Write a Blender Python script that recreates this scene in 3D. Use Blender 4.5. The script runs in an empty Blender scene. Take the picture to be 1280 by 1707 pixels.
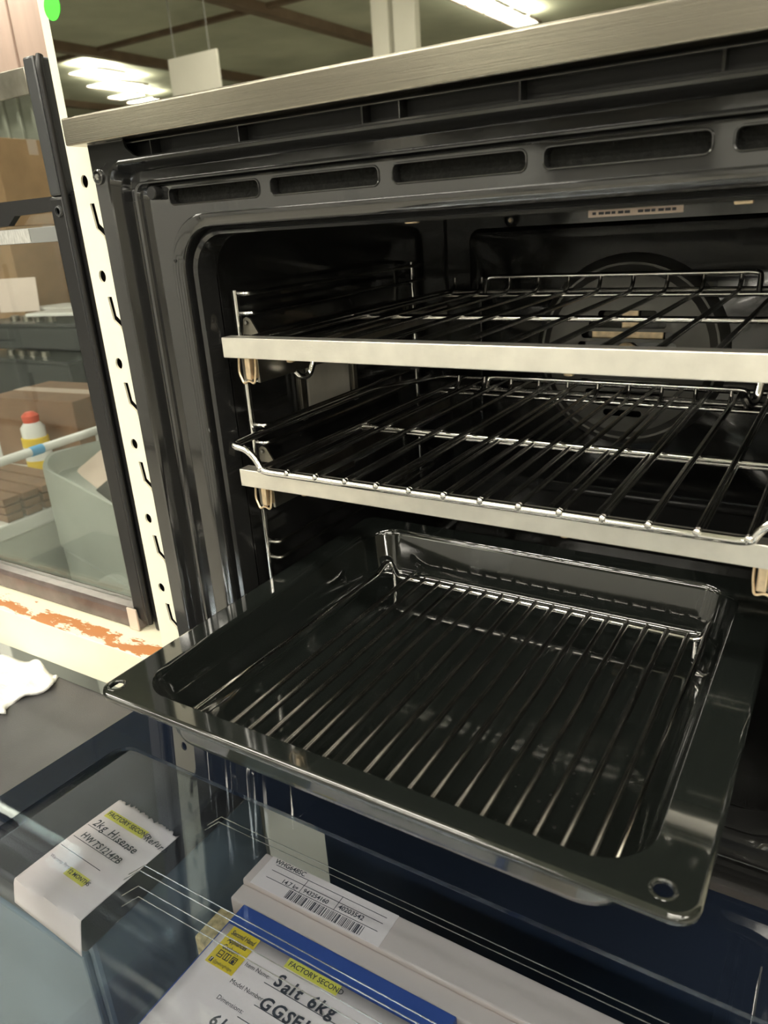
import bpy, bmesh, math, random
from mathutils import Vector, Matrix
from mathutils.geometry import tessellate_polygon
random.seed(7)
PI = math.pi
S = bpy.context.scene
COL = S.collection

# ------------------------------------------------------------------ camera, world, lights, exposure
cam = bpy.data.cameras.new('camera')
cam.sensor_fit = 'HORIZONTAL'; cam.sensor_width = 36.0
cam.lens = 1254.97 / 1280 * 36.0
cam.clip_start = 0.01
camo = bpy.data.objects.new('camera', cam); COL.objects.link(camo)
RX = Vector((0.851656, 0.520349, -0.062601)); RD = Vector((0.138823, -0.339149, -0.930433)); RF = Vector((-0.505381, 0.783719, -0.361075))
m3 = Matrix((RX, -RD, -RF)).transposed()
camo.matrix_world = Matrix.Translation((0.192426, -0.39, 1.35)) @ m3.to_4x4()
cam.dof.use_dof = True; cam.dof.focus_distance = 0.62; cam.dof.aperture_fstop = 18.0
S.camera = camo

W = bpy.data.worlds.new('world'); S.world = W; W.use_nodes = True
W.node_tree.nodes['Background'].inputs[0].default_value = (1.0, 0.97, 0.9, 1)
W.node_tree.nodes['Background'].inputs[1].default_value = 0.25
S.view_settings.view_transform = 'Standard'; S.view_settings.look = 'None'
S.view_settings.gamma = 1.0; S.view_settings.use_curve_mapping = False
S.view_settings.exposure = 0.35
LIGHT_E = 42.0        # luminance of the fluorescent lamps
SKY_E = 18.0          # luminance of the translucent roof sheets
CEIL = 4.2

# ------------------------------------------------------------------ materials
def nmat(name):
    m = bpy.data.materials.new(name); m.use_nodes = True
    return m, m.node_tree.nodes, m.node_tree.links, m.node_tree.nodes['Principled BSDF']
def mat(name, col, rough=0.5, metal=0.0, ior=1.45, noise=None, bump=None, coat=0.0, stretch=(1, 1, 1), aniso=0.0):
    """noise=(scale, amount): colour varies by amount; bump=(scale, strength)"""
    m, N, L, b = nmat(name)
    b.inputs['Base Color'].default_value = (*col, 1); b.inputs['Roughness'].default_value = rough
    b.inputs['Metallic'].default_value = metal; b.inputs['IOR'].default_value = ior
    b.inputs['Coat Weight'].default_value = coat
    if aniso: b.inputs['Anisotropic'].default_value = aniso
    if noise or bump:
        tc = N.new('ShaderNodeTexCoord'); mp = N.new('ShaderNodeMapping'); mp.inputs['Scale'].default_value = stretch
        L.new(tc.outputs['Object'], mp.inputs['Vector'])
    if noise:
        n = N.new('ShaderNodeTexNoise'); n.inputs['Scale'].default_value = noise[0]; n.inputs['Detail'].default_value = 5
        L.new(mp.outputs[0], n.inputs['Vector'])
        r = N.new('ShaderNodeValToRGB'); r.color_ramp.elements[0].position = 0.3; r.color_ramp.elements[1].position = 0.7
        a = noise[1]
        r.color_ramp.elements[0].color = (*[c * (1 - a) for c in col], 1); r.color_ramp.elements[1].color = (*[min(1, c * (1 + a)) for c in col], 1)
        L.new(n.outputs['Fac'], r.inputs['Fac']); L.new(r.outputs['Color'], b.inputs['Base Color'])
    if bump:
        n2 = N.new('ShaderNodeTexNoise'); n2.inputs['Scale'].default_value = bump[0]; n2.inputs['Detail'].default_value = 3
        L.new(mp.outputs[0], n2.inputs['Vector'])
        bp = N.new('ShaderNodeBump'); bp.inputs['Strength'].default_value = bump[1]; bp.inputs['Distance'].default_value = 0.002
        L.new(n2.outputs['Fac'], bp.inputs['Height']); L.new(bp.outputs['Normal'], b.inputs['Normal'])
    return m
def emat(name, col, e):
    m, N, L, b = nmat(name)
    b.inputs['Base Color'].default_value = (0.8, 0.8, 0.8, 1)
    b.inputs['Emission Color'].default_value = (*col, 1); b.inputs['Emission Strength'].default_value = e
    return m
def pane_mat(name, tint, ior, gcol, rough=0.0):
    """thin coated glass: tinted see-through mixed with a mirror reflection by Fresnel"""
    m, N, L, b = nmat(name); N.remove(b)
    t = N.new('ShaderNodeBsdfTransparent'); t.inputs[0].default_value = (*tint, 1)
    g = N.new('ShaderNodeBsdfGlossy'); g.inputs[0].default_value = (*gcol, 1); g.inputs['Roughness'].default_value = rough
    # Schlick reflectance from either side of the pane
    ge = N.new('ShaderNodeNewGeometry'); dp = N.new('ShaderNodeVectorMath'); dp.operation = 'DOT_PRODUCT'
    L.new(ge.outputs['Normal'], dp.inputs[0]); L.new(ge.outputs['Incoming'], dp.inputs[1])
    def mth(op, a, b=None):
        q = N.new('ShaderNodeMath'); q.operation = op
        for i, t in enumerate((a, b)):
            if t is None: continue
            if isinstance(t, (int, float)): q.inputs[i].default_value = t
            else: L.new(t, q.inputs[i])
        return q.outputs[0]
    r0 = ((ior - 1) / (ior + 1)) ** 2
    p5 = mth('POWER', mth('SUBTRACT', 1.0, mth('ABSOLUTE', dp.outputs['Value'])), 5.0)
    fr = mth('ADD', mth('MULTIPLY', p5, 1 - r0), r0)
    x = N.new('ShaderNodeMixShader'); L.new(fr, x.inputs[0]); L.new(t.outputs[0], x.inputs[1]); L.new(g.outputs[0], x.inputs[2])
    L.new(x.outputs[0], N['Material Output'].inputs[0])
    return m
M = {}
M['enamel'] = mat('black_enamel', (0.014, 0.014, 0.014), 0.13, ior=1.6, bump=(60, 0.02), coat=0.3)
M['frame_enamel'] = mat('frame_enamel', (0.014, 0.014, 0.014), 0.09, ior=1.75, bump=(45, 0.04), coat=0.3)
M['tray'] = mat('tray_enamel', (0.010, 0.012, 0.011), 0.07, ior=1.6, bump=(35, 0.03), coat=0.5)
M['black'] = mat('black_paint', (0.012, 0.012, 0.013), 0.35)
M['soot'] = mat('dark_felt', (0.006, 0.006, 0.005), 0.95, noise=(300, 0.5), bump=(400, 0.8))
M['rubber'] = mat('black_rubber', (0.006, 0.006, 0.006), 0.6)
M['steel'] = mat('brushed_steel', (0.37, 0.34, 0.285), 0.24, 1.0, noise=(150, 0.06), stretch=(0.06, 1, 6), aniso=0.5, bump=(300, 0.03))
M['bar_steel'] = mat('satin_steel', (0.92, 0.89, 0.82), 0.38, 1.0, noise=(55, 0.07), bump=(500, 0.05))
M['chrome'] = mat('chrome_wire', (0.80, 0.79, 0.77), 0.10, 1.0)
M['dark_chrome'] = mat('dull_wire', (0.42, 0.41, 0.39), 0.22, 1.0, noise=(150, 0.25))
M['runner'] = mat('runner_steel', (0.30, 0.28, 0.24), 0.3, 1.0, noise=(60, 0.2))
M['brass'] = mat('yellow_zinc', (0.78, 0.62, 0.42), 0.35, 0.8, noise=(150, 0.2))
M['mirror_glass'] = mat('fascia_glass', (0.72, 0.72, 0.65), 0.015, 1.0)
M['post'] = mat('cream_paint', (0.86, 0.82, 0.66), 0.42, noise=(14, 0.04), bump=(150, 0.05))
M['slot'] = mat('slot_dark', (0.012, 0.012, 0.011), 0.8)
M['grey_top'] = mat('grey_laminate', (0.075, 0.073, 0.076), 0.42, noise=(20, 0.12), bump=(900, 0.12))
M['white_gloss'] = mat('white_appliance', (0.80, 0.81, 0.80), 0.25, noise=(5, 0.03))
M['grey_white'] = mat('greywhite_plastic', (0.58, 0.60, 0.57), 0.35, noise=(8, 0.06))
M['washer_grey'] = mat('washer_grey_plastic', (0.36, 0.385, 0.36), 0.35, noise=(8, 0.05))
M['grey'] = mat('mid_grey', (0.22, 0.22, 0.21), 0.4)
M['grey_strip'] = mat('grey_strip', (0.20, 0.205, 0.20), 0.4)
M['silver_label'] = mat('silver_label', (0.5, 0.5, 0.48), 0.4, 0.3, noise=(200, 0.3), stretch=(8, 1, 1))
M['dark_grey'] = mat('dark_grey', (0.045, 0.047, 0.05), 0.3)
M['carton'] = mat('cardboard', (0.42, 0.27, 0.15), 0.8, noise=(10, 0.12), bump=(200, 0.1))
M['carton_dark'] = mat('cardboard_brown', (0.22, 0.13, 0.08), 0.8, noise=(12, 0.15))
M['pink_card'] = mat('pale_carton', (0.66, 0.54, 0.47), 0.6, noise=(8, 0.04))
M['paper'] = mat('paper', (0.88, 0.75, 0.68), 0.6, noise=(25, 0.03), bump=(40, 0.15))
M['blue'] = mat('blue_print', (0.045, 0.09, 0.30), 0.4)
M['yellow'] = mat('yellow_print', (0.80, 0.58, 0.04), 0.6)
M['hilite'] = mat('highlighter', (0.78, 0.70, 0.10), 0.6)
M['ink'] = mat('ink', (0.05, 0.05, 0.06), 0.6)
M['tank'] = mat('tape', (0.62, 0.5, 0.42), 0.3)
M['red'] = mat('red_plastic', (0.75, 0.13, 0.08), 0.4)
M['bluetape'] = mat('blue_tape', (0.12, 0.42, 0.75), 0.6)
M['green'] = mat('green_sticker', (0.08, 0.85, 0.05), 0.5)
M['pinkwood'] = mat('pale_timber', (0.46, 0.35, 0.29), 0.55, noise=(3, 0.08), stretch=(6, 6, 0.5))
M['wallgreen'] = mat('grey_green_wall', (0.30, 0.31, 0.26), 0.7, noise=(2, 0.08))
M['roof'] = mat('roof_sheet', (0.62, 0.64, 0.53), 0.6, noise=(0.6, 0.25))
M['beam'] = mat('brown_beam', (0.20, 0.14, 0.10), 0.6, noise=(4, 0.2))
M['floor'] = mat('concrete', (0.50, 0.48, 0.43), 0.45, noise=(3, 0.15))
M['white_wall'] = mat('white_wall', (0.80, 0.78, 0.72), 0.6, noise=(2, 0.04))
M['cloth'] = mat('white_cloth', (0.85, 0.85, 0.84), 0.9, noise=(80, 0.06), bump=(120, 0.9))
M['clear_tub'] = mat('frosted_plastic', (0.62, 0.63, 0.60), 0.35, bump=(6, 0.4))
M['frost'] = mat('frosted_lamp_glass', (0.45, 0.43, 0.38), 0.35, noise=(40, 0.1))
M['brown_rail'] = mat('brown_rail', (0.11, 0.085, 0.08), 0.22, noise=(30, 0.25), ior=1.6)
M['speckle'] = mat('chipboard', (0.55, 0.42, 0.20), 0.8, noise=(150, 0.5))
M['dim_body'] = mat('dim_blue_body', (0.20, 0.245, 0.27), 0.4, noise=(6, 0.06))  # dimness of the cabinet's upright front is put into this blue-grey
M['navy'] = mat('navy_shade_tint', (0.028, 0.045, 0.085), 0.4)  # navy carries the shade and blue glass reflection under the shelf
M['navy_glass'] = mat('navy_fired_glass', (0.009, 0.013, 0.024), 0.02, ior=1.65)
M['door_glass'] = pane_mat('door_glass', (0.885, 0.905, 0.93), 1.44, (0.78, 0.90, 1.0))
M['fan_steel'] = mat('fan_steel', (0.15, 0.148, 0.14), 0.3, 0.5, noise=(30, 0.15))
M['tray_out'] = mat('tray_underside_enamel', (0.035, 0.040, 0.032), 0.09, ior=1.9, bump=(30, 0.05), coat=0.5)
M['side_glass'] = pane_mat('side_glass', (0.80, 0.82, 0.80), 1.5, (0.9, 1.0, 0.97))
M['lamp'] = emat('lamp_light', (1.0, 0.945, 0.81), LIGHT_E)
M['sky'] = emat('roof_sheet_light', (1.0, 0.97, 0.80), SKY_E)
# rust that eats through the cream paint along the shelf's front lip
def rust():
    m, N, L, b = nmat('rusty_cream_paint')
    tc = N.new('ShaderNodeTexCoord'); n = N.new('ShaderNodeTexNoise'); n.inputs['Scale'].default_value = 75; n.inputs['Detail'].default_value = 10; n.inputs['Roughness'].default_value = 0.65
    mp = N.new('ShaderNodeMapping'); mp.inputs['Scale'].default_value = (0.35, 1.0, 1); L.new(tc.outputs['Object'], mp.inputs[0]); L.new(mp.outputs[0], n.inputs['Vector'])
    sp = N.new('ShaderNodeSeparateXYZ'); L.new(tc.outputs['Object'], sp.inputs[0])
    # a worn line 8 mm behind the front lip
    a = N.new('ShaderNodeMath'); a.operation = 'SUBTRACT'; L.new(sp.outputs[1], a.inputs[0]); a.inputs[1].default_value = 0.0105
    ab = N.new('ShaderNodeMath'); ab.operation = 'ABSOLUTE'; L.new(a.outputs[0], ab.inputs[0])
    mu = N.new('ShaderNodeMath'); mu.operation = 'MULTIPLY'; L.new(ab.outputs[0], mu.inputs[0]); mu.inputs[1].default_value = 26.0
    mm = N.new('ShaderNodeMath'); mm.operation = 'MULTIPLY_ADD'; L.new(n.outputs['Fac'], mm.inputs[0]); mm.inputs[1].default_value = 2.4; mm.inputs[2].default_value = -0.72
    su = N.new('ShaderNodeMath'); su.operation = 'SUBTRACT'; L.new(mm.outputs[0], su.inputs[0]); L.new(mu.outputs[0], su.inputs[1])
    r = N.new('ShaderNodeValToRGB'); r.color_ramp.elements[0].position = 0.27; r.color_ramp.elements[1].position = 0.33
    r.color_ramp.elements[0].color = (0.86, 0.80, 0.62, 1); r.color_ramp.elements[1].color = (0.50, 0.20, 0.07, 1)
    L.new(su.outputs[0], r.inputs[0]); L.new(r.outputs[0], b.inputs['Base Color'])
    b.inputs['Roughness'].default_value = 0.6
    return m
M['rust'] = rust()

# ------------------------------------------------------------------ mesh helpers
class MB:
    def __init__(s): s.v = []; s.f = []; s.flat = set()
    def add(s, vs, fs):
        o = len(s.v); s.v += [tuple(v) for v in vs]; s.f += [tuple(i + o for i in f) for f in fs]; return s
    def box(s, x0, x1, y0, y1, z0, z1, bev=0.0, seg=2):
        bm = bmesh.new(); bmesh.ops.create_cube(bm, size=1)
        for v in bm.verts: v.co = ((x0 + x1) / 2 + v.co.x * (x1 - x0), (y0 + y1) / 2 + v.co.y * (y1 - y0), (z0 + z1) / 2 + v.co.z * (z1 - z0))
        if bev: bmesh.ops.bevel(bm, geom=list(bm.edges), offset=bev, segments=seg, profile=0.5, affect='EDGES')
        bm.verts.index_update(); k = len(s.f)
        s.add([v.co[:] for v in bm.verts], [[v.index for v in f.verts] for f in bm.faces])
        s.flat |= {k + i for i in sorted(range(len(bm.faces)), key=lambda i: -list(bm.faces)[i].calc_area())[:6]} if bev else set()
        bm.free(); return s
    def tube(s, pts, r, fillet=0.0, n=10, caps=True, fs=5):
        P = [Vector(p) for p in pts]
        if fillet:
            Q = [P[0]]
            for i in range(1, len(P) - 1):
                a, b, c = P[i - 1], P[i], P[i + 1]; d1 = a - b; d2 = c - b; l = min(fillet, d1.length * .49, d2.length * .49)
                p1 = b + d1.normalized() * l; p2 = b + d2.normalized() * l
                for k in range(fs + 1):
                    t = k / fs; Q.append(p1 * (1 - t) ** 2 + b * 2 * t * (1 - t) + p2 * t * t)
            P = Q + [P[-1]]
        T = []
        for i in range(len(P)):
            d = Vector((0, 0, 0))
            if i: d += (P[i] - P[i - 1]).normalized()
            if i < len(P) - 1: d += (P[i + 1] - P[i]).normalized()
            T.append(d.normalized())
        u = T[0].orthogonal().normalized(); vs = []; fs_ = []
        for i, p in enumerate(P):
            if i: u = (u - T[i] * u.dot(T[i])).normalized()
            w = T[i].cross(u)
            for k in range(n):
                a = 2 * PI * k / n; vs.append(p + (u * math.cos(a) + w * math.sin(a)) * r)
        for i in range(len(P) - 1):
            for k in range(n): fs_.append((i * n + k, i * n + (k + 1) % n, (i + 1) * n + (k + 1) % n, (i + 1) * n + k))
        if caps: fs_.append(tuple(range(n))[::-1]); fs_.append(tuple(range((len(P) - 1) * n, len(P) * n)))
        return s.add(vs, fs_)
    def loft(s, loops, cap0=False, cap1=False, closed=True):
        n = len(loops[0]); vs = [p for l in loops for p in l]; fs = []
        for i in range(len(loops) - 1):
            for k in range(n if closed else n - 1): fs.append((i * n + k, i * n + (k + 1) % n, (i + 1) * n + (k + 1) % n, (i + 1) * n + k))
        if cap0: fs.append(tuple(range(n))[::-1])
        if cap1: fs.append(tuple(range((len(loops) - 1) * n, len(loops) * n)))
        return s.add(vs, fs)
    def lathe(s, prof, c, axis='Z', n=32):
        loops = []
        for r, h in prof:
            l = []
            for k in range(n):
                a = 2 * PI * k / n; x, y = r * math.cos(a), r * math.sin(a)
                l.append((c[0] + x, c[1] + y, c[2] + h) if axis == 'Z' else (c[0] + x, c[1] + h, c[2] + y) if axis == 'Y' else (c[0] + h, c[1] + x, c[2] + y))
            loops.append(l)
        return s.loft(loops, True, True)
    def plate(s, outer, holes, to3, depth):
        """flat plate with holes: 2D loops; to3(u, v, w) places them, w = 0 front and depth at the back"""
        loops = [outer] + holes
        tris = tessellate_polygon([[Vector((u, v, 0)) for u, v in l] for l in loops])
        flat = [p for l in loops for p in l]; n = len(flat)
        vs = [to3(u, v, 0) for u, v in flat] + [to3(u, v, depth) for u, v in flat]
        fs = [tuple(t) for t in tris] + [tuple(i + n for i in t[::-1]) for t in tris]
        o = 0
        for l in loops:
            k = len(l)
            for i in range(k): fs.append((o + i, o + (i + 1) % k, n + o + (i + 1) % k, n + o + i))
            o += k
        return s.add(vs, fs)
    def build(s, name, m, parent=None, smooth=40, loc=None):
        me = bpy.data.meshes.new(name); me.from_pydata(s.v, [], s.f); me.validate()
        bm = bmesh.new(); bm.from_mesh(me); bmesh.ops.recalc_face_normals(bm, faces=bm.faces); bm.to_mesh(me); bm.free()
        o = mk(name, me, m, parent, smooth, loc)
        if smooth and len(me.polygons) == len(s.f):
            for i in s.flat: me.polygons[i].use_smooth = False      # broad faces stay truly flat beside their bevels
        return o
def mk(name, me, m, parent=None, smooth=40, loc=None):
    if m is not None and not me.materials: me.materials.append(M[m] if isinstance(m, str) else m)
    if smooth:
        for p in me.polygons: p.use_smooth = True
        me.set_sharp_from_angle(angle=math.radians(smooth))
    o = bpy.data.objects.new(name, me); COL.objects.link(o)
    if parent: o.parent = parent
    if loc: o.location = loc
    return o
def tag(o, label, cat, group=None, kind=None):
    o['label'] = label; o['category'] = cat
    if group: o['group'] = group
    if kind: o['kind'] = kind
    return o
def empty(name, label, cat, loc=(0, 0, 0), group=None, parent=None):
    o = bpy.data.objects.new(name, None); COL.objects.link(o); o.location = loc; o.empty_display_size = .02
    if label: tag(o, label, cat, group)
    if parent: o.parent = parent
    return o
def struct(o): o['kind'] = 'structure'; return o
def dup(o, parent=None, loc=None):
    c = o.copy(); COL.objects.link(c)
    if parent: c.parent = parent
    if loc: c.location = loc
    return c
def rrect(x0, x1, z0, z1, r, n=8):
    out = []
    for cx, cz, a0 in ((x1 - r, z1 - r, 0), (x0 + r, z1 - r, PI / 2), (x0 + r, z0 + r, PI), (x1 - r, z0 + r, 3 * PI / 2)):
        for k in range(n + 1):
            a = a0 + PI / 2 * k / n; out.append((cx + r * math.cos(a), cz + r * math.sin(a)))
    return out
def circ(cx, cz, r, n=16, e=1.0): return [(cx + r * math.cos(2 * PI * k / n), cz + r * e * math.sin(2 * PI * k / n)) for k in range(n)]
XZ = lambda y0, sgn=1: (lambda u, v, w: (u, y0 + w * sgn, v))
def text_mesh(t, size, shear=0.0, bold=0.0, align='LEFT', jitter=0.0, seed=1, gap=1.0):
    """flat lettering in the XY plane as one mesh"""
    rnd = random.Random(seed); vs = []; fs = []; x = 0
    for ch in (t if jitter else [t]):
        c = bpy.data.curves.new('t', 'FONT'); c.body = ch; c.size = size; c.shear = shear; c.offset = bold; c.align_x = align; c.resolution_u = 3
        c.space_character = gap
        o = bpy.data.objects.new('t', c); COL.objects.link(o); bpy.context.view_layer.update()
        me = bpy.data.meshes.new_from_object(o.evaluated_get(bpy.context.evaluated_depsgraph_get()))
        w = max([v.co.x for v in me.vertices], default=0)
        if ch == ' ': w = size * .35
        a = rnd.uniform(-jitter, jitter) if jitter else 0; dy = rnd.uniform(-jitter, jitter) * size * .4 if jitter else 0
        k = len(vs)
        for v in me.vertices: vs.append((x + v.co.x * math.cos(a) - v.co.y * math.sin(a), dy + v.co.x * math.sin(a) + v.co.y * math.cos(a), 0))
        for p in me.polygons: fs.append(tuple(i + k for i in p.vertices))
        x += w + size * .05
        bpy.data.objects.remove(o); bpy.data.curves.remove(c); bpy.data.meshes.remove(me)
    me = bpy.data.meshes.new('lettering'); me.from_pydata(vs, [], fs); me.update()
    return me
def letter(name, t, size, loc, parent, m='ink', rz=0.0, **k):
    o = mk(name, text_mesh(t, size, **k), m, parent, 0); o.location = loc; o.rotation_euler = (0, 0, rz); return o

# ------------------------------------------------------------------ the setting: a warehouse shop
X0, X1, Y0, Y1 = -20.0, 9.0, -27.0, 3.2
struct(MB().box(X0, X1, Y0, Y1, -.1, 0).build('floor', 'floor', smooth=0))
struct(MB().box(X0, X1, Y0, Y1, CEIL, CEIL + .1).build('ceiling', 'roof', smooth=0))
struct(MB().box(X0, X1, Y0 - .1, Y0, 0, CEIL).build('wall_front', 'white_wall', smooth=0))
wb = struct(MB().box(X0, X1, Y1, Y1 + .1, 0, CEIL).build('wall_back', 'wallgreen', smooth=0))
struct(MB().box(X0 - .1, X0, Y0, Y1, 0, CEIL).build('wall_left', 'wallgreen', smooth=0))
struct(MB().box(X1, X1 + .1, Y0, Y1, 0, CEIL).build('wall_right', 'white_wall', smooth=0))
rib = None
for i in range(14):
    x = -5.6 + i * .16
    if rib is None: rib = MB().box(-.02, .02, -.025, 0, 0, 2.28, .006).build('wall_rib', 'wallgreen', wb, loc=(x, Y1, 0))
    else: dup(rib, wb, (x, Y1, 0))
tp = struct(MB().box(-7, -2.2, Y1 - .06, Y1, 2.28, 3.6).build('trim_1', 'pinkwood', smooth=0))
pl = None
for i in range(12):
    if pl is None: pl = MB().box(-.19, .19, -.02, 0, 2.30, 3.58, .006).build('plank', 'pinkwood', tp, loc=(-6.8 + i * .4, Y1 - .06, 0))
    else: dup(pl, tp, (-6.8 + i * .4, Y1 - .06, 0))
# rafters run with the depth of the hall, purlins across it
n = 2
for i, x in enumerate((-15.2, -10.9, -7.4, -2.6, 3.4, 7.5)):
    struct(MB().box(x - .09, x + .09, Y0, Y1, CEIL - .13, CEIL).build('trim_%d' % n, 'beam', smooth=0)); n += 1
for i, y in enumerate((-24, -20.5, -17.5, -15.2, -9.2, -6.4, -3.4, -1.6, .2, 2.0)):
    struct(MB().box(X0, X1, y - .05, y + .05, CEIL - .06, CEIL - .0).build('trim_%d' % n, 'beam', smooth=0)); n += 1
# translucent roof sheets, two rows of four
def roof_light(x, y, w, d, row, i):
    o = empty('roof_light', '%s translucent roof sheet of the %s row seen mirrored in the dark glass panel' % (('nearest', 'second', 'third', 'farthest')[i], row), 'skylight', (.192 + (x - .192) * .9474, .384 + (y - .384) * .9474, CEIL - .15), 'translucent roof sheets')
    MB().box(-w / 2, w / 2, -d / 2, d / 2, -.012, 0).build('sheet', 'sky', o, 0)
    for a in (-1, 1): MB().box(a * w / 2 - .02, a * w / 2 + .02, -d / 2, d / 2, -.03, 0).build('edge_strip', 'beam', o, 0)
for i in range(4): roof_light((-12.40, -13.15, -14.0, -14.3)[i], (-10.45, -11.55, -12.55, -13.3)[i], (.72, .85, .8, .8)[i], (.62, .72, .36, .30)[i], 'left', i)
for i in range(4): roof_light(-5.15 + .0 * i, -11.0 - i * .66, .42, .5, 'right', i)
# fluorescent battens over the aisle
def batten(x, y, L, where):
    o = empty('fluorescent_light', 'long fluorescent batten hung over the aisle %s' % where, 'light', (x, y, 3.35), 'fluorescent battens over the aisle')
    MB().box(-L / 2, L / 2, -.09, .09, .03, .09, .01).build('housing', 'white_gloss', o)
    MB().box(-L / 2 + .02, L / 2 - .02, -.075, .075, .010, .030).build('diffuser', 'lamp', o, 0)
    for a in (-L / 3, L / 3): MB().tube([(a, 0, .09), (a, 0, CEIL - 3.35)], .004, n=6).build('hanger', 'grey', o)
for y, w in ((-1.3, 'in front of the oven'), (-2.7, 'one row out from the oven'), (-4.3, 'two rows out from the oven')):
    for x, s in ((-3.6, 'far left'), (-1.4, 'left'), (.9, 'right'), (3.1, 'far right')): batten(x, y, 1.5, w + ', ' + s)
for y, w in ((-8, 'eight'), (-12, 'twelve'), (-16, 'sixteen'), (-20, 'twenty')):  # lamps added out of view, only to light the far hall
    for x, s in ((1.5, 'near the middle'), (5.0, 'near the right wall')): batten(x, y, 1.5, '%s metres out, %s, added unseen to light the hall' % (w, s))
for x, s in ((-4.9, 'along the back wall, far end, added unseen to light the roof'), (-2.6, 'along the back wall, near end, added unseen to light the roof'), (.6, 'along the back wall behind the oven, added unseen to light the roof')): batten(x, 2.72, 1.5, s)  # lamps added out of view to light the roof mirrored in the door
# a hanging sign board and a white double column, mirrored in the fascia
sg = tag(MB().box(-5.365, -4.780, -5.22, -5.2, 2.44, 2.79, .004).build('sign_board', 'white_wall'), 'plain white sign board hanging from the roof, mirrored in the glass', 'sign')
MB().tube([(-5.28, -5.21, 2.79), (-5.28, -5.21, CEIL)], .006).build('hanger', 'grey', sg); MB().tube([(-4.87, -5.21, 2.79), (-4.87, -5.21, CEIL)], .006).build('hanger', 'grey', sg)
cl = struct(MB().box(-4.03, -3.85, -6.6, -6.5, 0, CEIL, .01).build('column_1', 'white_wall'))
struct(MB().box(-3.80, -3.57, -6.6, -6.5, 0, CEIL, .01).build('column_2', 'white_wall'))
# unseen white refrigerators added across the aisle to brighten steel and enamel reflections
ORD = ('first', 'second', 'third', 'fourth', 'fifth', 'sixth', 'seventh', 'eighth', 'ninth', 'tenth')
def reflector_fridge(x, w, h, i):
    o = empty('refrigerator', 'white two door refrigerator added as reflector across the aisle, %s from the left' % ORD[i], 'refrigerator', (x, -2.9, 0), 'added reflector refrigerators across the aisle')
    MB().box(-w / 2, w / 2, -.65, -.03, .03, h, .01).build('body', 'white_gloss', o)
    zs = .42 * h
    for z0, z1 in ((.06, zs - .005), (zs + .005, h)):
        d = MB().box(-w / 2, w / 2, -.03, .02, z0, z1, .012).build('door', 'white_gloss', o)
        MB().box(-w / 2 + .03, -w / 2 + .05, .02, .05, z0 + (z1 - z0) * .3, z0 + (z1 - z0) * .7, .005).build('handle', 'grey', d)
    for a in (-1, 1):
        for b in (-.6, -.08): MB().lathe([(.02, 0), (.02, .03)], (a * (w / 2 - .06), b, 0), n=10).build('foot', 'black', o)
for i in range(10): reflector_fridge(-5.6 + i * .80, (.70, .62, .72, .66, .72, .70, .62, .72, .66, .70)[i], (1.62, 1.48, 1.66, 1.55, 1.64, 1.62, 1.44, 1.66, 1.56, 1.6)[i], i)

# ------------------------------------------------------------------ the oven
oven = empty('built_in_oven', 'black built-in oven with open cavity, steel trim and lowered glass door', 'oven', (0, 0, .966))
OZ = (0, 0, -.966)
def op(mb, name, m, smooth=40, parent=None): return mb.build(name, m, parent or oven, smooth, OZ if parent is None else None)
# pressed front frame: nested rounded rectangles (half width, top, bottom, corner radius, depth)
FR = [(.2835, 1.4000, 0.97, .004, .012), (.2838, 1.4003, 0.96991, .004, .0015), (.2828, 1.3998, 0.97045, .004, 0), (.2690, 1.3990, 0.97585, .014, 0), (.2668, 1.3978, 0.97675, .014, -.0028),
      (.2645, 1.3962, 0.97765, .013, -.0030), (.2625, 1.3945, 0.97833, .012, -.0005), (.2600, 1.3925, 0.979, .011, .0090), (.2585, 1.3915, 0.97945, .010, .0105), (.2475, 1.3860, 0.98215, .008, .0105),
      (.2455, 1.3850, 0.98283, .008, .0085), (.2440, 1.3842, 0.98328, .008, -.001), (.2425, 1.3834, 0.98372, .008, -.0024), (.2405, 1.3826, 0.98417, .008, -.0022), (.2385, 1.3820, 0.98462, .008, .0012), (.2370, 1.3815, 0.98507, .008, .0005), (.2350, 1.3808, 0.98552, .008, -.002), (.2325, 1.3800, 0.98597, .008, .0010)]
lp = lambda t: [(x, t[4], z) for x, z in rrect(-t[0], t[0], t[2], t[1], t[3])]
op(MB().loft([lp(t) for t in FR]), 'front_frame', 'frame_enamel', 30)
for sx in (-1, 1):
    cp = [(.2838, 1.3900), (.2838, 1.4113), (.2480, 1.4113), (.2465, 1.4060), (.2400, 1.4012), (.2330, 1.3990), (.2300, 1.3986), (.2690, 1.3986)]
    op(MB().plate([(sx * a, b) for a, b in cp], [], XZ(-.0002), .0022), 'corner_plate', 'frame_enamel', 0)
# flat band with five vent slots
slots = [(-.0002 + (i - 2) * .0868, .0766) for i in range(5)]
SZ = 1.3732; SH = .0088
sl = lambda x, w, g=0: rrect(x - w / 2 - g, x + w / 2 + g, SZ - SH / 2 - g, SZ + SH / 2 + g, .0028 + g, 5)
band_in = rrect(-.2187, .2187, 0.997, 1.3620, .036)
bolts = [(-.2159, 1.3327), (.2159, 1.3327)]
op(MB().plate(rrect(-.2325, .2325, 0.98597, 1.3800, .008), [band_in] + [sl(x, w, .0012) for x, w in slots], XZ(.001), .0012), 'slotted_band', 'frame_enamel', 30)
for x, w in slots:
    L = lambda g, y: [(a, y, b) for a, b in sl(x, w, g)]
    v = op(MB().loft([L(.0013, .0010), L(.0009, .0001), L(.0003, .0002), L(0, .0012), L(-.0002, .009)]), 'vent_slot', 'frame_enamel', 60)
    MB().box(x - w / 2 - .002, x + w / 2 + .002, .0082, .0095, SZ - SH / 2 - .002, SZ + SH / 2 + .002).build('felt', 'soot', v, 0)
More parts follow.
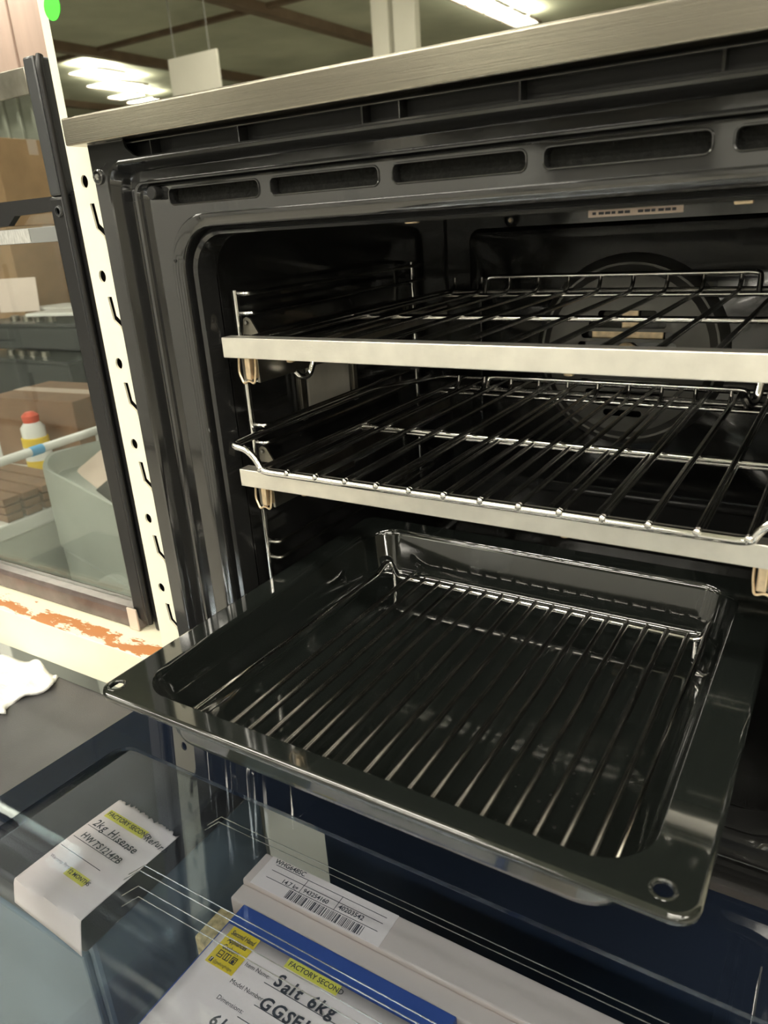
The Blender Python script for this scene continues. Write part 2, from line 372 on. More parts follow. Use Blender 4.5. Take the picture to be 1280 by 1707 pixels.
# raised flange round the opening, gasket gap, inner lip
FL = [(.2187, 1.3620, 0.997, .036, .0015), (.2183, 1.3617, 0.99723, .036, -.0012), (.2172, 1.3607, 0.99767, .035, -.0024), (.2158, 1.3595, 0.99813, .034, -.0024), (.2095, 1.3538, 1.0006, .030, -.0003), (.2088, 1.3532, 1.00083, .029, .0005), (.2083, 1.3528, 1.00105, .029, .003)]
op(MB().loft([lp(t) for t in FL]), 'opening_flange', 'frame_enamel', 35)
GA = [(.2083, 1.3528, 1.00105, .029, .003), (.2080, 1.3527, 1.00127, .029, .009), (.2035, 1.3510, 1.00285, .027, .009)]
op(MB().loft([lp(t) for t in GA]), 'gasket', 'rubber', 35)
LI = [(.2035, 1.3508, 1.00285, .027, .009), (.2028, 1.3505, 1.00307, .027, .0025), (.2018, 1.3498, 1.00339, .027, .0015), (.1992, 1.3482, 1.00398, .026, .0030), (.1985, 1.3478, 1.0042, .026, .006), (.1985, 1.3478, 1.0042, .026, .022)]
op(MB().loft([lp(t) for t in LI]), 'opening_lip', 'enamel', 35)
for x, z in ((-.186, 1.3590), (-.2135, 1.3327), (.186, 1.3590), (.2135, 1.3327)):
    op(MB().lathe([(.0011, -.0026), (.0011, -.0021)], (x, 0, z), 'Y', 12), 'screw_hole', 'slot')
for sx in (-1, 1):
    b = op(MB().lathe([(.0052, 0), (.0050, -.0012), (.0040, -.0018), (.0034, -.0010), (.0030, .0015)], (sx * .2778, -.0001, 1.3905), 'Y', 24), 'frame_bolt', 'frame_enamel', 30)
    MB().lathe([(.0026, -.0006), (.0022, -.0016), (.0008, -.0014)], (sx * .2778, -.0001, 1.3905), 'Y', 6).build('socket', 'dark_chrome', b)
    op(MB().lathe([(.0042, .001), (.0042, -.0052), (.0036, -.0060)], (sx * .2225, 0, 1.3762), 'Y', 24), 'rubber_stop', 'rubber', 30)
    op(MB().box(sx * .2465 - .002, sx * .2465 + .002, .0005, .0085, 1.3725, 1.3800, .001), 'hinge_catch', 'black')
# vent gap under the steel trim
op(MB().box(-.279, .279, .0125, .0145, 1.395, 1.4120), 'vent_gap_panel', 'rubber', 0)
for x, w in ((-.262, .001), (-.2262, .001), (-.1492, .0012), (-.0585, .0012), (-.0347, .0008), (.0339, .0012), (.1266, .0014), (.2, .0012)):
    op(MB().box(x - w / 2, x + w / 2, .0035, .0125, 1.3995, 1.4092, .0002), 'vent_rib', 'frame_enamel', 0)
op(MB().box(-.279, .279, .0028, .0125, 1.4088, 1.4096, .0003), 'vent_ledge', 'frame_enamel', 0)
# steel trim and dark mirror fascia
op(MB().box(-.2975, .2975, -.0075, .0130, 1.4115, 1.4288, .0012, 3), 'steel_trim', 'steel')
fa = op(MB().box(-.2960, .2960, -.0030, .0130, 1.4288, 1.5600, .0010), 'control_panel_glass', 'mirror_glass')
fa['label'] = 'dark mirror-like glass panel reflecting the roof'
op(MB().lathe([(.0080, 0), (.0080, -.0002)], (-.2895, -.0031, 1.4940), 'Y', 28), 'green_dot_sticker', 'green', 0)['label'] = 'round bright green sticker'
# outer carcass
for nm, b in (('side_panel', (-.278, -.276, .013, .54, .97, 1.558)), ('side_panel', (.276, .278, .013, .54, .97, 1.558)), ('top_panel', (-.278, .278, .013, .54, 1.556, 1.558)), ('rear_panel', (-.278, .278, .538, .54, .97, 1.558)), ('base_panel', (-.278, .278, .0125, .54, .968, .970))):
    op(MB().box(*b), nm, 'grey', 0)
op(MB().box(-.2838, .2838, .003, .0125, .905, .9715, .002), 'lower_panel', 'enamel')
# cavity liner: five inside walls with soft corners
CX, CB, CT, CR = .2052, .996, 1.366, .385
LN = [[(x, y, z) for x, z in rrect(-CX, CX, CB, CT, .012, 5)] for y in (.020, CR)]
op(MB().loft(LN + [[(x, CR + .002, z) for x, z in rrect(-CX + .002, CX - .002, CB + .002, CT - .002, .010, 5)]], False, True), 'cavity_liner', 'enamel', 30)
op(MB().plate(rrect(-CX - .004, CX + .004, CB - .004, CT + .004, .012, 5), [rrect(-.1985, .1985, 1.0042, 1.3478, .026, 5)], XZ(.020), .001), 'cavity_mouth', 'enamel', 0)
# embossed rear panel
bp = [[(x, y, z) for x, z in rrect(-h, h, z0, z1, r, 6)] for h, z0, z1, r, y in ((.176, 1.052, 1.335, .012, CR), (.172, 1.056, 1.331, .010, CR - .006), (.165, 1.063, 1.322, .010, CR - .008), (.160, 1.068, 1.306, .03, CR - .007), (.150, 1.078, 1.296, .04, CR - .012))]
op(MB().loft(bp, False, True), 'rear_panel_emboss', 'enamel', 25)
fz = 1.2130
def oct_(r, y, n=8, ph=PI / 8): return [(r * math.cos(2 * PI * k / n + ph), y, fz + r * math.sin(2 * PI * k / n + ph)) for k in range(n)]
op(MB().loft([[(r * math.cos(2 * PI * k / 48), CR - .012 + h, fz + r * math.sin(2 * PI * k / 48)) for k in range(48)] for r, h in ((.094, 0), (.091, -.006), (.086, -.0098), (.0838, -.0096))]), 'fan_ring', 'fan_steel', 30)
# slotted fan cover
holes = []
for k, (dz, hw) in enumerate(((.0385, .028), (.0285, .037), (.0185, .044), (.0085, .047), (-.0085, .047), (-.0185, .047), (-.0285, .044), (-.0385, .038), (-.0485, .028), (-.0585, .019))):
    holes.append(rrect(-hw, hw, fz + dz - .0034, fz + dz + .0034, .0033, 4))
fc = op(MB().plate(circ(0, fz, .0775, 48), holes, XZ(CR - .0250), .0012), 'fan_cover', 'fan_steel', 25)
op(MB().loft([[(.084 * math.cos(a), CR - .0215, fz + .084 * math.sin(a)) for a in [2 * PI * k / 48 for k in range(48)]], [(.0775 * math.cos(a), CR - .0250, fz + .0775 * math.sin(a)) for a in [2 * PI * k / 48 for k in range(48)]]]), 'fan_cover_rim', 'fan_steel', 25)
op(MB().box(-.035, .034, CR - .020, CR - .018, fz + .0140, fz + .0225, .001), 'fan_blade', 'brass'); op(MB().box(-.006, .010, CR - .0205, CR - .018, fz + .0225, fz + .042, .001), 'fan_blade', 'brass')
op(MB().lathe([(.011, 0), (.011, -.004), (.006, -.006)], (0, CR - .017, fz), 'Y', 20), 'fan_nut', 'brass')
for x in (-.1277, .1277):
    s = op(MB().lathe([(.0065, 0), (.0065, -.004), (.0045, -.006), (.004, -.003)], (x, CR, 1.3415), 'Y', 20), 'rear_screw_cup', 'enamel')
    MB().lathe([(.0026, -.003), (.0020, -.005)], (x, CR, 1.3415), 'Y', 12).build('screw', 'brass', s)
pl = op(MB().box(.0555, .1055, .0500, .0508, 1.3440, 1.3510, .0003), 'rating_plate', 'tank', 30); pl['label'] = 'small cream plate with a row of tiny upside down print'
for k in range(13):
    if k == 6: continue
    MB().box(.0580 + k * .0035, .0580 + k * .0035 + (.0028 if k % 3 else .0020), .0496, .0500, 1.3452, 1.3466).build('print', 'ink', pl, 0)
for x, z in ((-.0545, 1.3468), (.1345, 1.3460)): op(MB().box(x - .0045, x + .0045, .045, .050, z, 1.3660, .001), 'grill_clip', 'brass')
# wall lamp behind the left rack
op(MB().box(-CX, -CX + .005, .096, .190, 1.196, 1.262, .002), 'lamp_housing', 'frame_enamel')
op(MB().box(-CX + .004, -CX + .0065, .112, .174, 1.204, 1.254, .001), 'lamp_glass', 'frost')
for y in (.1035, .182): op(MB().box(-CX + .004, -CX + .008, y - .003, y + .003, 1.196, 1.262, .001), 'lamp_strip', 'runner')
for y in (.182,): op(MB().lathe([(.0025, 0), (.002, .002)], (-CX + .008, y, 1.203), 'X', 12), 'lamp_screw', 'runner')
# wire side racks
LV = (1.3070, 1.2585, 1.2100, 1.1615, 1.1130)
for sx in (-1, 1):
    sr = empty('side_rack', None, None, OZ, None, oven)
    xw = sx * .1955; xi = sx * .1835
    MB().tube([(xw, .033, 1.046), (xw, .033, 1.3095)], .0026, n=12).build('upright', 'chrome', sr)
    MB().tube([(xw, .292, 1.046), (xw, .292, 1.3095)], .0024, n=10).build('upright', 'chrome', sr)
    for z in LV:
        for dz in (0, -.0138):
            MB().tube([(xw - sx * .0026, .0330, z + dz), (xi, .0345, z + dz), (xi, .300, z + dz), (xw, .3115, z + dz)], .00165, .006, n=8).build('guide_wire', 'dark_chrome', sr)
            MB().tube([(xw + sx * .001, .0335, z + dz), (xi + sx * .0045, .0345, z + dz)], .0022, n=8).build('weld_end', 'chrome', sr)
    for y, z in ((.050, 1.1815), (.30, 1.2660)): MB().lathe([(.0075, 0), (.0075, .003), (.003, .004), (.0025, .006)], (sx * (CX - .0005), y, z), 'X', 20).build('rack_nut', 'runner', sr) if sx < 0 else MB().lathe([(.0075, 0), (.0075, -.003), (.003, -.004), (.0025, -.006)], (CX - .0005, y, z), 'X', 20).build('rack_nut', 'runner', sr)

# ------------------------------------------------------------------ lowered glass door
HN = Vector((0, -.014, .9620))
door = empty('door', None, None, (0, -.014, .9620 - .966), None, oven); door.rotation_euler = (math.radians(-3.0), 0, 0)
DL = .455
MB().box(-.2965, -.2845, -DL, 0, -.020, -.0005, .002).build('side_rail', 'navy_glass', door); MB().box(.2845, .2965, -DL, 0, -.020, -.0005, .002).build('side_rail', 'navy_glass', door)
MB().box(-.2845, .2845, -.030, 0, -.020, -.0005, .002).build('hinge_rail', 'navy_glass', door); MB().box(-.2845, .2845, -DL, -DL + .03, -.020, -.0005, .002).build('handle_rail', 'navy_glass', door)
MB().plate(rrect(-.2975, .2975, -DL - .001, .001, .004, 4), [rrect(-.268, .268, -DL + .035, -.072, .014, 5)], lambda u, v, w: (u, v, .0040 - w), .0035).build('inner_glass_border', 'navy_glass', door, 20)
MB().loft([[(x, y, z) for x, y in rrect(-.2680, .2680, -DL + .0352, -.0722, .014, 5)] for z in (.0006, .0038)], True, True).build('inner_glass', 'door_glass', door, 0)
MB().loft([[(x, y, z) for x, y in rrect(-.2970, .2970, -DL, 0, .004, 5)] for z in (-.0242, -.0205)], True, True).build('outer_glass', 'door_glass', door, 0)
for y, x0, x1, z in ((-.1525, -.158, .17, .0010), (-.1565, -.158, .17, .0002), (-.1650, -.150, .16, -.0010), (-.1690, -.146, .15, -.0040), (-.0905, -.15, .21, -.004), (-.0935, -.15, .21, -.006)):
    MB().tube([(x0, y - .01, z - .001), (x0 + .004, y, z), (x1, y, z)], .00035, n=6).build('glass_seam', 'chrome', door)
for sx in (-1, 1): MB().tube([(sx * .290, .004, -.012), (sx * .290, .014, -.002), (sx * .290, .024, .010)], .003, .004, n=8).build('hinge_arm', 'runner', door)

# ------------------------------------------------------------------ pull-out runners (steel front bar between two telescopic slides)
def runner_set(z0, z1, y, label):
    o = empty('pull_out_runner', label, 'oven runner', (0, y, z0), 'pull-out runners')
    h = z1 - z0
    MB().box(-.1828, .1828, -.0015, .0090, 0, h, .0006).build('front_bar', 'bar_steel', o)
    for sx in (-1, 1):
        r = MB().box(sx * .1735 - .0045, sx * .1735 + .0045, .010, .315, -.0190, -.0005, .002).build('slide', 'runner', o)
        MB().box(sx * .1650 - .0012, sx * .1650 + .0012, .012, .12, -.0195, -.0008, .0005).build('side_plate', 'runner', r)
        MB().box(sx * .1672 - .0025, sx * .1672 + .0025, .004, .014, -.0160, -.0005, .001).build('end_clip', 'brass', r)
        MB().tube([(sx * .1775, .008, -.0005), (sx * .1780, .007, -.012), (sx * .1735, .006, -.0200), (sx * .1690, .006, -.0165), (sx * .1640, .006, -.0195), (sx * .1625, .007, -.010), (sx * .1625, .008, -.0005)], .0008, .003, n=6).build('end_wire', 'brass', r)
        MB().plate([(sx * .1850, h - .002), (sx * .1835, h + .009), (sx * .1805, h + .0105), (sx * .1770, h + .009), (sx * .1700, h - .002)], [], lambda u, v, w: (u, .024 + w, v), .0015).build('bracket_tab', 'runner', r, 0)
        MB().lathe([(.0018, 0), (.0012, -.0015)], (sx * .1803, .0238, h + .0065), 'Y', 12).build('rivet', 'dark_chrome', r)
    for x in (-.128, .062): MB().lathe([(.0032, 0), (.0026, -.0016), (.0012, -.002)], (x, .004, -.0002), 'Z', 16).build('bar_screw', 'brass', o)
    return o
runner_set(1.2676, 1.2815, .001, 'upper pull-out oven runner with the straight steel front bar')
runner_set(1.1730, 1.1862, .001, 'lower pull-out oven runner whose steel front bar carries the loose grid')

# ------------------------------------------------------------------ wire shelves
def rod(pts, r, name, m, par, fil=.004, n=10): return MB().tube(pts, r, fil, n).build(name, m, par)
def shelf(zb, label, hooks, off):
    o = empty('wire_shelf', label, 'oven rack', (0, 0, zb), 'wire shelves on the runners')
    w = .168
    rod([(-w, .004, .0), (-w, .300, 0), (-w + .012, .306, 0), (w - .012, .306, 0), (w, .300, 0), (w, .004, 0)], .0024, 'side_wire', 'dark_chrome', o, .008)
    for y in (.1440, .2950): rod([(-w, y, -.0024), (w, y, -.0024)], .0022, 'cross_wire', 'chrome', o)
    rod([(-w, .012, -.0024), (w, .012, -.0024)], .0022, 'cross_wire', 'chrome', o)
    rod([(-.119, .297, -.001), (-.119, .303, .013), (-.112, .304, .0138), (.112, .304, .0138), (.119, .303, .013), (.119, .297, -.001)], .0022, 'back_lip', 'chrome', o, .005)
    wire = None
    for k in range(-6, 6):
        x = off + k * .0287
        if abs(x) > w - .004: continue
        if wire is None: wire = rod([(0, .010, 0), (0, .294, 0), (0, .303, .006), (0, .304, .0135)], .0018, 'wire', 'dark_chrome', o, .006); wire.location = (x, 0, 0)
        else: dup(wire, o, (x, 0, 0))
    for x in (-.1475, .1510) if hooks else ():
        rod([(x, .062, -.008), (x, .056, -.022), (x - .001, .050, -.032), (x - .004, .044, -.0325), (x - .006, .040, -.027)], .0024, 'stop_hook', 'chrome', o, .006)
    return o
shelf(1.2790, 'upper wire oven shelf with a raised back lip and hanging stop hooks', True, .0184)
shelf(1.1830, 'lower wire oven shelf lying beneath the loose chrome grid', False, .0199)
# the loose grid on the lower shelf
g = empty('loose_grid', 'loose chrome wire grid with bent up corners lying on the lower shelf', 'oven rack', (0, 0, 1.1882))
rod([(-.1830, .335, .0), (-.1845, .20, .0155), (-.1850, .185, .0165), (-.1850, .010, .0165), (-.1835, -.004, .0168), (-.1690, -.004, .0150), (-.1610, -.004, .0075), (-.1580, -.004, .0010), (-.152, -.004, 0), (.155, -.004, 0), (.1610, -.004, .001), (.1640, -.004, .0075), (.1720, -.004, .0150), (.1865, -.004, .0168), (.188, .010, .0165), (.188, .185, .0165), (.1875, .20, .0155), (.186, .335, 0)], .0026, 'frame_wire', 'chrome', g, .006, 12)
for y in (.140, .307): rod([(-.165, y, -.0040), (.168, y, -.0040)], .0023, 'cross_wire', 'chrome', g)
rod([(-.1830, .335, 0), (.186, .335, 0)], .0024, 'cross_wire', 'chrome', g)
rod([(-.155, .0015, -.0022), (.158, .0015, -.0022)], .0020, 'cross_wire', 'chrome', g)
wire = None
for k in range(14):
    x = -.1581 + k * .02444
    if wire is None: wire = rod([(0, -.004, .0022), (0, .336, .0010)], .0019, 'wire', 'dark_chrome', g); wire.location = (x, 0, 0); tip = MB().lathe([(.0008, -.0022), (.0021, -.0014), (.0023, 0), (.0019, .0012)], (0, -.005, .0018), 'Y', 10).build('weld_tip', 'chrome', g, loc=(x, 0, 0))
    else: dup(wire, g, (x, 0, 0)); dup(tip, g, (x, 0, 0))

# ------------------------------------------------------------------ baking tray and the grid inside
tray = empty('baking_tray', 'deep black enamel baking tray pulled out of the oven', 'tray', (-.0062, 0, 1.0447))
TZ = .0440
def tl(x0, x1, y0, y1, z, r): return [(x, y, z) for x, y in rrect(x0, x1, y0, y1, r, 10)]
hw = .1750
inn = [tl(-.1580, .1540, -.1395, .1460, TZ, .028), tl(-.1565, .1525, -.1380, .1445, TZ - .0012, .027), tl(-.1552, .1512, -.1366, .1430, TZ - .005, .026), tl(-.1500, .1460, -.1310, .1375, .0100, .024), tl(-.1480, .1440, -.1290, .1355, .0045, .024), tl(-.1440, .1400, -.1250, .1315, .0018, .022), tl(-.137, .133, -.118, .1245, .0010, .02)]
out = [tl(-.137, .133, -.118, .1245, 0, .02), tl(-.1445, .1405, -.1255, .132, 0, .022), tl(-.1495, .1455, -.1300, .1370, .0035, .025), tl(-.1512, .1472, -.1322, .1388, .0095, .026), tl(-.1563, .1523, -.1378, .1442, TZ - .006, .027), tl(-.1595, .1555, -.1410, .1475, TZ - .0018, .029)]
MB().loft(inn, False, True).build('pan_inside', 'tray', tray, 50); MB().loft([l for l in out], True, False).build('pan_outside', 'tray_out', tray, 50)
hl = [circ(-.1678, -.1437, .0042, 18), circ(.1618, -.1420, .0042, 18)]
MB().plate(rrect(-hw, hw, -.1515, .163, .010, 8), [rrect(-.1580, .1540, -.1395, .1460, .028, 10)] + hl, lambda u, v, w: (u, v, TZ - w), .0012).build('flange', 'tray', tray, 30)
fo = [tl(-hw, hw, -.1515, .163, TZ, .010), tl(-hw - .0016, hw + .0016, -.1533, .1646, TZ - .0006, .011), tl(-hw - .0024, hw + .0024, -.1542, .1654, TZ - .0025, .012), tl(-hw - .0020, hw + .0020, -.1538, .165, TZ - .0045, .011), tl(-hw - .0005, hw + .0005, -.152, .1635, TZ - .005, .010)]
MB().loft(fo).build('rolled_edge', 'tray', tray, 60)
for cx, cy in ((-.1678, -.1437), (.1618, -.1420)):
    MB().lathe([(.0058, 0), (.0050, .0008), (.0042, .0004), (.0040, -.001)], (cx, cy, TZ), 'Z', 24).build('hole_rim', 'tray', tray) if False else MB().loft([[(cx + r * math.cos(a), cy + r * math.sin(a), TZ + h) for a in [2 * PI * k / 24 for k in range(24)]] for r, h in ((.0060, .0001), (.0052, .0007), (.0044, .0004), (.0041, -.0012))]).build('hole_rim', 'tray', tray, 60)
# crumbs of burnt residue on the tray floor
for k in range(26):
    x = random.gauss(.085, .02); y = random.gauss(-.055, .028); s = random.uniform(.0004, .0010)
    MB().loft([[(x + s * math.cos(a) * random.uniform(.7, 1.6), y + s * math.sin(a) * random.uniform(.6, 1.8), .00102 + h) for a in [2 * PI * j / 6 for j in range(6)]] for h in (0, .00012)], False, True).build('residue_spot', 'rubber', tray, 0)
tg = empty('tray_grid', 'chrome wire grid standing inside the black baking tray', 'oven rack', (0, 0, 1.0462))
gz = .0190
rod([(-.1395, -.1190, gz - .002), (-.1355, .1000, gz - .002), (-.1345, .1130, gz + .004), (-.1310, .1185, gz + .004), (-.1240, .1130, gz - .001), (-.1180, .1075, gz - .003), (.1270, .1075, gz - .003), (.1300, .1160, gz + .002), (.1310, .1220, gz + .004), (.1305, .1000, gz), (.1300, -.1200, gz)], .0022, 'frame_wire', 'chrome', tg, .006, 12)
rod([(-.1395, -.1190, gz - .002), (.1300, -.1200, gz - .002)], .0022, 'frame_wire', 'chrome', tg)
for x, y in ((-.125, .113), (.124, .1085)): rod([(x, y, gz - .003), (x, y, .0010)], .0022, 'foot', 'chrome', tg)
wire = None
for k in range(17):
    x = -.1062 + k * .01408
    if wire is None: wire = rod([(0, -.1200, gz - .0005), (0, .1075, gz - .0005)], .0020, 'wire', 'dark_chrome', tg); wire.location = (x, 0, 0)
    else: dup(wire, tg, (x, 0, 0))

# ------------------------------------------------------------------ slotted shelving post and shelf on the left
post = empty('shelving_post', 'cream slotted steel shelving post standing beside the oven', 'post', (-.3085, .02, 0))
holes = []; px0, px1 = -.0245, .0245
cr = []
for k in range(-14, 4):
    zc = 1.3908 - .0682 * (0 - k) * -1 if False else 1.3908 + .0682 * k
    holes.append(circ(-.0105 + .0012 * k * 0, zc, .0040, 14, 1.15))
    a = -.0092; z = zc - .0155          # cranked slot: short upright, kink, long upright
    zz = [(a, z), (a + .0050, z), (a + .0066, z - .0146), (a + .0132, z - .0203), (a + .0204, z - .0395), (a + .0154, z - .0395), (a + .0090, z - .0234), (a + .0020, z - .0177)]
    holes.append(zz)
MB().plate([(px0, 0.002), (px1, 0.002), (px1, 2.05), (px0, 2.05)], holes, lambda u, v, w: (u, w, v), .0016).build('face', 'post', post, 0)
MB().box(px0, px0 + .0016, .0016, .05, .002, 2.05).build('side_flange', 'post', post, 0); MB().box(px1 - .0016, px1, .0016, .05, .002, 2.05).build('side_flange', 'post', post, 0)
MB().box(px0 + .0016, px1 - .0016, .0080, .0092, .002, 2.05).build('slot_shade_backing', 'slot', post, 0)  # dark sheet added behind the slots for the shade inside the post
MB().box(px0 - .02, px1 + .02, -.01, .07, 0, .003).build('foot_plate', 'post', post, 0)
br = MB(); br.plate([(.0248, .60), (.0690, .60), (.0690, .905), (.0248, .905)], [circ(.038, .72, .0035), circ(.038, .79, .0035), circ(.060, .70, .003), [(.044, .780), (.0452, .780), (.0465, .765), (.0525, .759), (.058, .741), (.0568, .741), (.051, .758), (.045, .764)]], lambda u, v, w: (u, w, v), .0016)
br.build('beam_plate', 'post', post, 0)
sh = empty('shelf_deck', 'cream steel shelf with a rusty worn front lip', 'shelf', (-.85, .02, .962))
o = MB().box(-.5, .5160, .0008, .085, -.003, 0, .0008).build('deck', 'rust', sh, loc=(0, -.02, 0)); o.location = (0, 0, 0)
MB().box(-.5, .5160, 0, .0016, -.050, -.0002, .0008).build('front_face', 'post', sh); MB().box(-.5, .516, .0016, .012, -.050, -.0485, .0004).build('front_return', 'post', sh)
MB().box(-.5, .516, .0834, .085, -.05, -.003).build('rear_face', 'post', sh)
# under-oven shelf
s2 = empty('oven_shelf', 'cream steel shelf carrying the oven', 'shelf', (0, .02, .962))
MB().box(-.2800, .32, 0.0, .56, -.003, 0.0, .0008).build('deck', 'post', s2)
MB().box(-.2800, .32, 0.0, .0016, -.05, -.003).build('front_face', 'post', s2)
po = empty('shelving_post', 'cream slotted steel shelving post behind the right end of the oven', 'post', (.3455, .02, 0))
for c in [c for c in post.children if not c.name.startswith('beam_plate')]: dup(c, po)

# ------------------------------------------------------------------ black framed glass oven door standing on the left shelf
gd = empty('glass_oven_door', 'black framed glass oven door standing upright on the rusty shelf', 'oven door', (-.66, .07, .9622))
Hd = .528
XR = .270
MB().box(XR - .0280, XR - .0075, -.012, .010, .012, .424, .003).build('side_rail', 'black', gd); MB().box(XR - .0245, XR - .0100, -.012, .010, .424, Hd, .002).build('upper_side_rail', 'dark_grey', gd)
MB().tube([(XR - .0070, -.0095, .010), (XR - .0078, -.0095, Hd - .008), (XR - .0095, -.006, Hd)], .0030, .004, n=12).build('edge_bead', 'black', gd)
MB().box(XR - .0070, XR + .004, -.006, .012, .0, .428, .003).build('outer_rail', 'black', gd)
MB().box(-XR, -XR + .028, -.012, .010, .012, Hd, .003).build('side_rail', 'black', gd)
MB().box(-XR, XR - .0245, -.0115, -.0085, Hd - .026, Hd - .006, .001).build('top_bracket', 'runner', gd)
MB().box(-XR, XR - .02, -.014, .010, 0, .0235, .004).build('bottom_rail', 'brown_rail', gd)
MB().box(XR - .034, XR - .020, -.0155, -.0135, .001, .026, .0006).build('tape_patch', 'tank', gd)
MB().box(-XR + .02, XR - .02, .0, .003, .0235, Hd - .006).build('pane', 'side_glass', gd, 0)
hb = MB().plate([(-XR + .02, .4235), (XR - .028, .4245), (XR - .028, .4130), (XR - .085, .4120), (XR - .098, .4040), (-XR + .02, .3990)], [], lambda u, v, w: (u, -.008 + w, v), .006).build('cross_bar', 'black', gd, 0)
MB().box(-XR + .02, XR - .0245, -.0060, -.0030, .3880, .4010, .0005).build('grey_strip', 'grey_strip', gd)
MB().box(XR - .20, XR - .0720, -.0066, -.0060, .3885, .4005).build('silver_label', 'silver_label', gd, 0)
MB().lathe([(.0048, 0), (.0042, -.0016), (.0030, -.0020), (.0026, .001)], (XR - .0160, -.0120, .4120), 'Y', 20).build('rail_bolt', 'dark_grey', gd)

# ------------------------------------------------------------------ grey topped machine below, cloth, papers
mc = empty('grey_top_cabinet', 'slim cabinet with a dark grey top under the lowered oven door', 'cabinet', (-.53, -.185, 0))
MB().box(-.31, .31, .0, .200, .870, .903, .004, 3).build('top', 'grey_top', mc); MB().box(-.305, .305, .008, .196, .05, .870, .004).build('body', 'dim_body', mc)
for a in (-.153, .153):
    d = MB().box(a - .148, a + .148, .002, .0085, .07, .860, .002).build('door', 'dim_body', mc); MB().box(a * .2 - .006, a * .2 + .006, -.012, .002, .70, .80, .002).build('handle', 'grey', d)
MB().box(-.30, .30, .02, .19, 0, .05).build('plinth', 'black', mc, 0)
ck = bmesh.new(); bmesh.ops.create_grid(ck, x_segments=26, y_segments=18, size=.5)
for v in ck.verts:
    x, y = v.co.x, v.co.y
    v.co = (x * .16 + .01 * math.sin(y * 7), y * .075 + .006 * math.sin(x * 9), .005 + .004 * math.sin(x * 19 + y * 5) * math.cos(y * 13) + random.uniform(0, .0012))
me = bpy.data.meshes.new('cloth'); ck.to_mesh(me); ck.free()
c = tag(mk('cleaning_cloth', me, 'cloth'), 'crumpled white cleaning cloth lying on the dark grey cabinet top', 'cloth'); c.location = (-.580, -.030, .9035); c.rotation_euler = (0, 0, .12)
sm = c.modifiers.new('s', 'SOLIDIFY'); sm.thickness = .004
def sheet(name, pts_uv, f3, nx, ny, m, label, cat):
    vs = []; fs = []
    for j in range(ny + 1):
        for i in range(nx + 1): vs.append(f3(i / nx, j / ny))
    for j in range(ny):
        for i in range(nx): a = j * (nx + 1) + i; fs.append((a, a + 1, a + nx + 2, a + nx + 1))
    me = bpy.data.meshes.new(name); me.from_pydata(vs, [], fs); me.update()
    o = mk(name, me, m, None, 60); s = o.modifiers.new('s', 'SOLIDIFY'); s.thickness = .0003; s.offset = -1
    return tag(o, label, cat)
# first price paper: torn top edge, lower end hanging over the machine's front edge
rt = random.Random(3); tear = [rt.uniform(-.0018, .0018) for _ in range(41)]
def p1(u, v):
    # u across (left-right), v from the torn top (0) to the hanging end (1)
    x = -.2887 + u * .0757 - v * .0062 * (1 - u) - v * .0034 * u; L_ = .1090 * v
    y = -.0878 - L_ - u * .006 + (tear[int(u * 40)] if v == 0 else 0); z = .9040
    if y < -.184: z -= (-.184 - y) * 1.5; y = -.184 - (-.184 - y) * .30
    return (x, y, z + .0008 * math.sin(u * 5 + v * 4) + .0008)
pa = sheet('price_paper', None, p1, 40, 40, 'paper', 'torn price paper marked FACTORY SECOND lying on the grey cabinet top', 'paper')
pz = .9060
def on1(x, y): return (x, y, pz)
RZ = -.055
MB().box(-.0015, .0465, -.0016, .0062, -.0002, .0).build('highlight', 'hilite', pa, 0).location = (-.2832, -.1062, pz - .0001)
pa.children[-1].rotation_euler = (0, 0, RZ)
letter('printed_text', 'FACTORY SECOND', .0059, (-.2832, -.1056, pz + .0002), pa, rz=RZ, bold=.00008)
letter('handwriting', 'Refurb', .0078, (-.2352, -.1095, pz), pa, rz=-.12, shear=.2, jitter=.12, seed=4, bold=.0001)
letter('handwriting', '2kg Hisense', .0098, (-.2858, -.1190, pz), pa, rz=-.10, shear=.15, jitter=.12, seed=5, bold=.00012)
letter('handwriting', 'HWTS1214PB', .0080, (-.2838, -.1322, pz), pa, rz=-.10, shear=.1, jitter=.12, seed=6, bold=.00012)
for y, x0, x1 in ((-.1205, -.2885, -.235), (-.1340, -.2890, -.237), (-.1450, -.2900, -.240)):
    q = MB().box(0, x1 - x0, -.0002, .0002, -.0002, 0).build('ruled_line', 'ink', pa, 0); q.location = (x0, y, pz); q.rotation_euler = (0, 0, RZ)
letter('printed_text', 'Warranty Period:', .0040, (-.2880, -.1570, pz), pa, rz=RZ)
q = MB().box(-.0012, .0225, -.0016, .0058, -.0002, 0).build('highlight', 'hilite', pa, 0); q.location = (-.2625, -.1615, pz - .0001); q.rotation_euler = (0, 0, RZ)
letter('printed_text', '12 MONTHS', .0048, (-.2622, -.1608, pz + .0002), pa, rz=RZ, bold=.00006)
MB().tube([(-.298, -.1462, pz), (-.2935, -.1455, pz), (-.2925, -.150, pz), (-.2935, -.1545, pz), (-.2955, -.1580, pz), (-.2990, -.1620, pz)], .0002, .003, n=5).build('pen_loop', 'ink', pa)

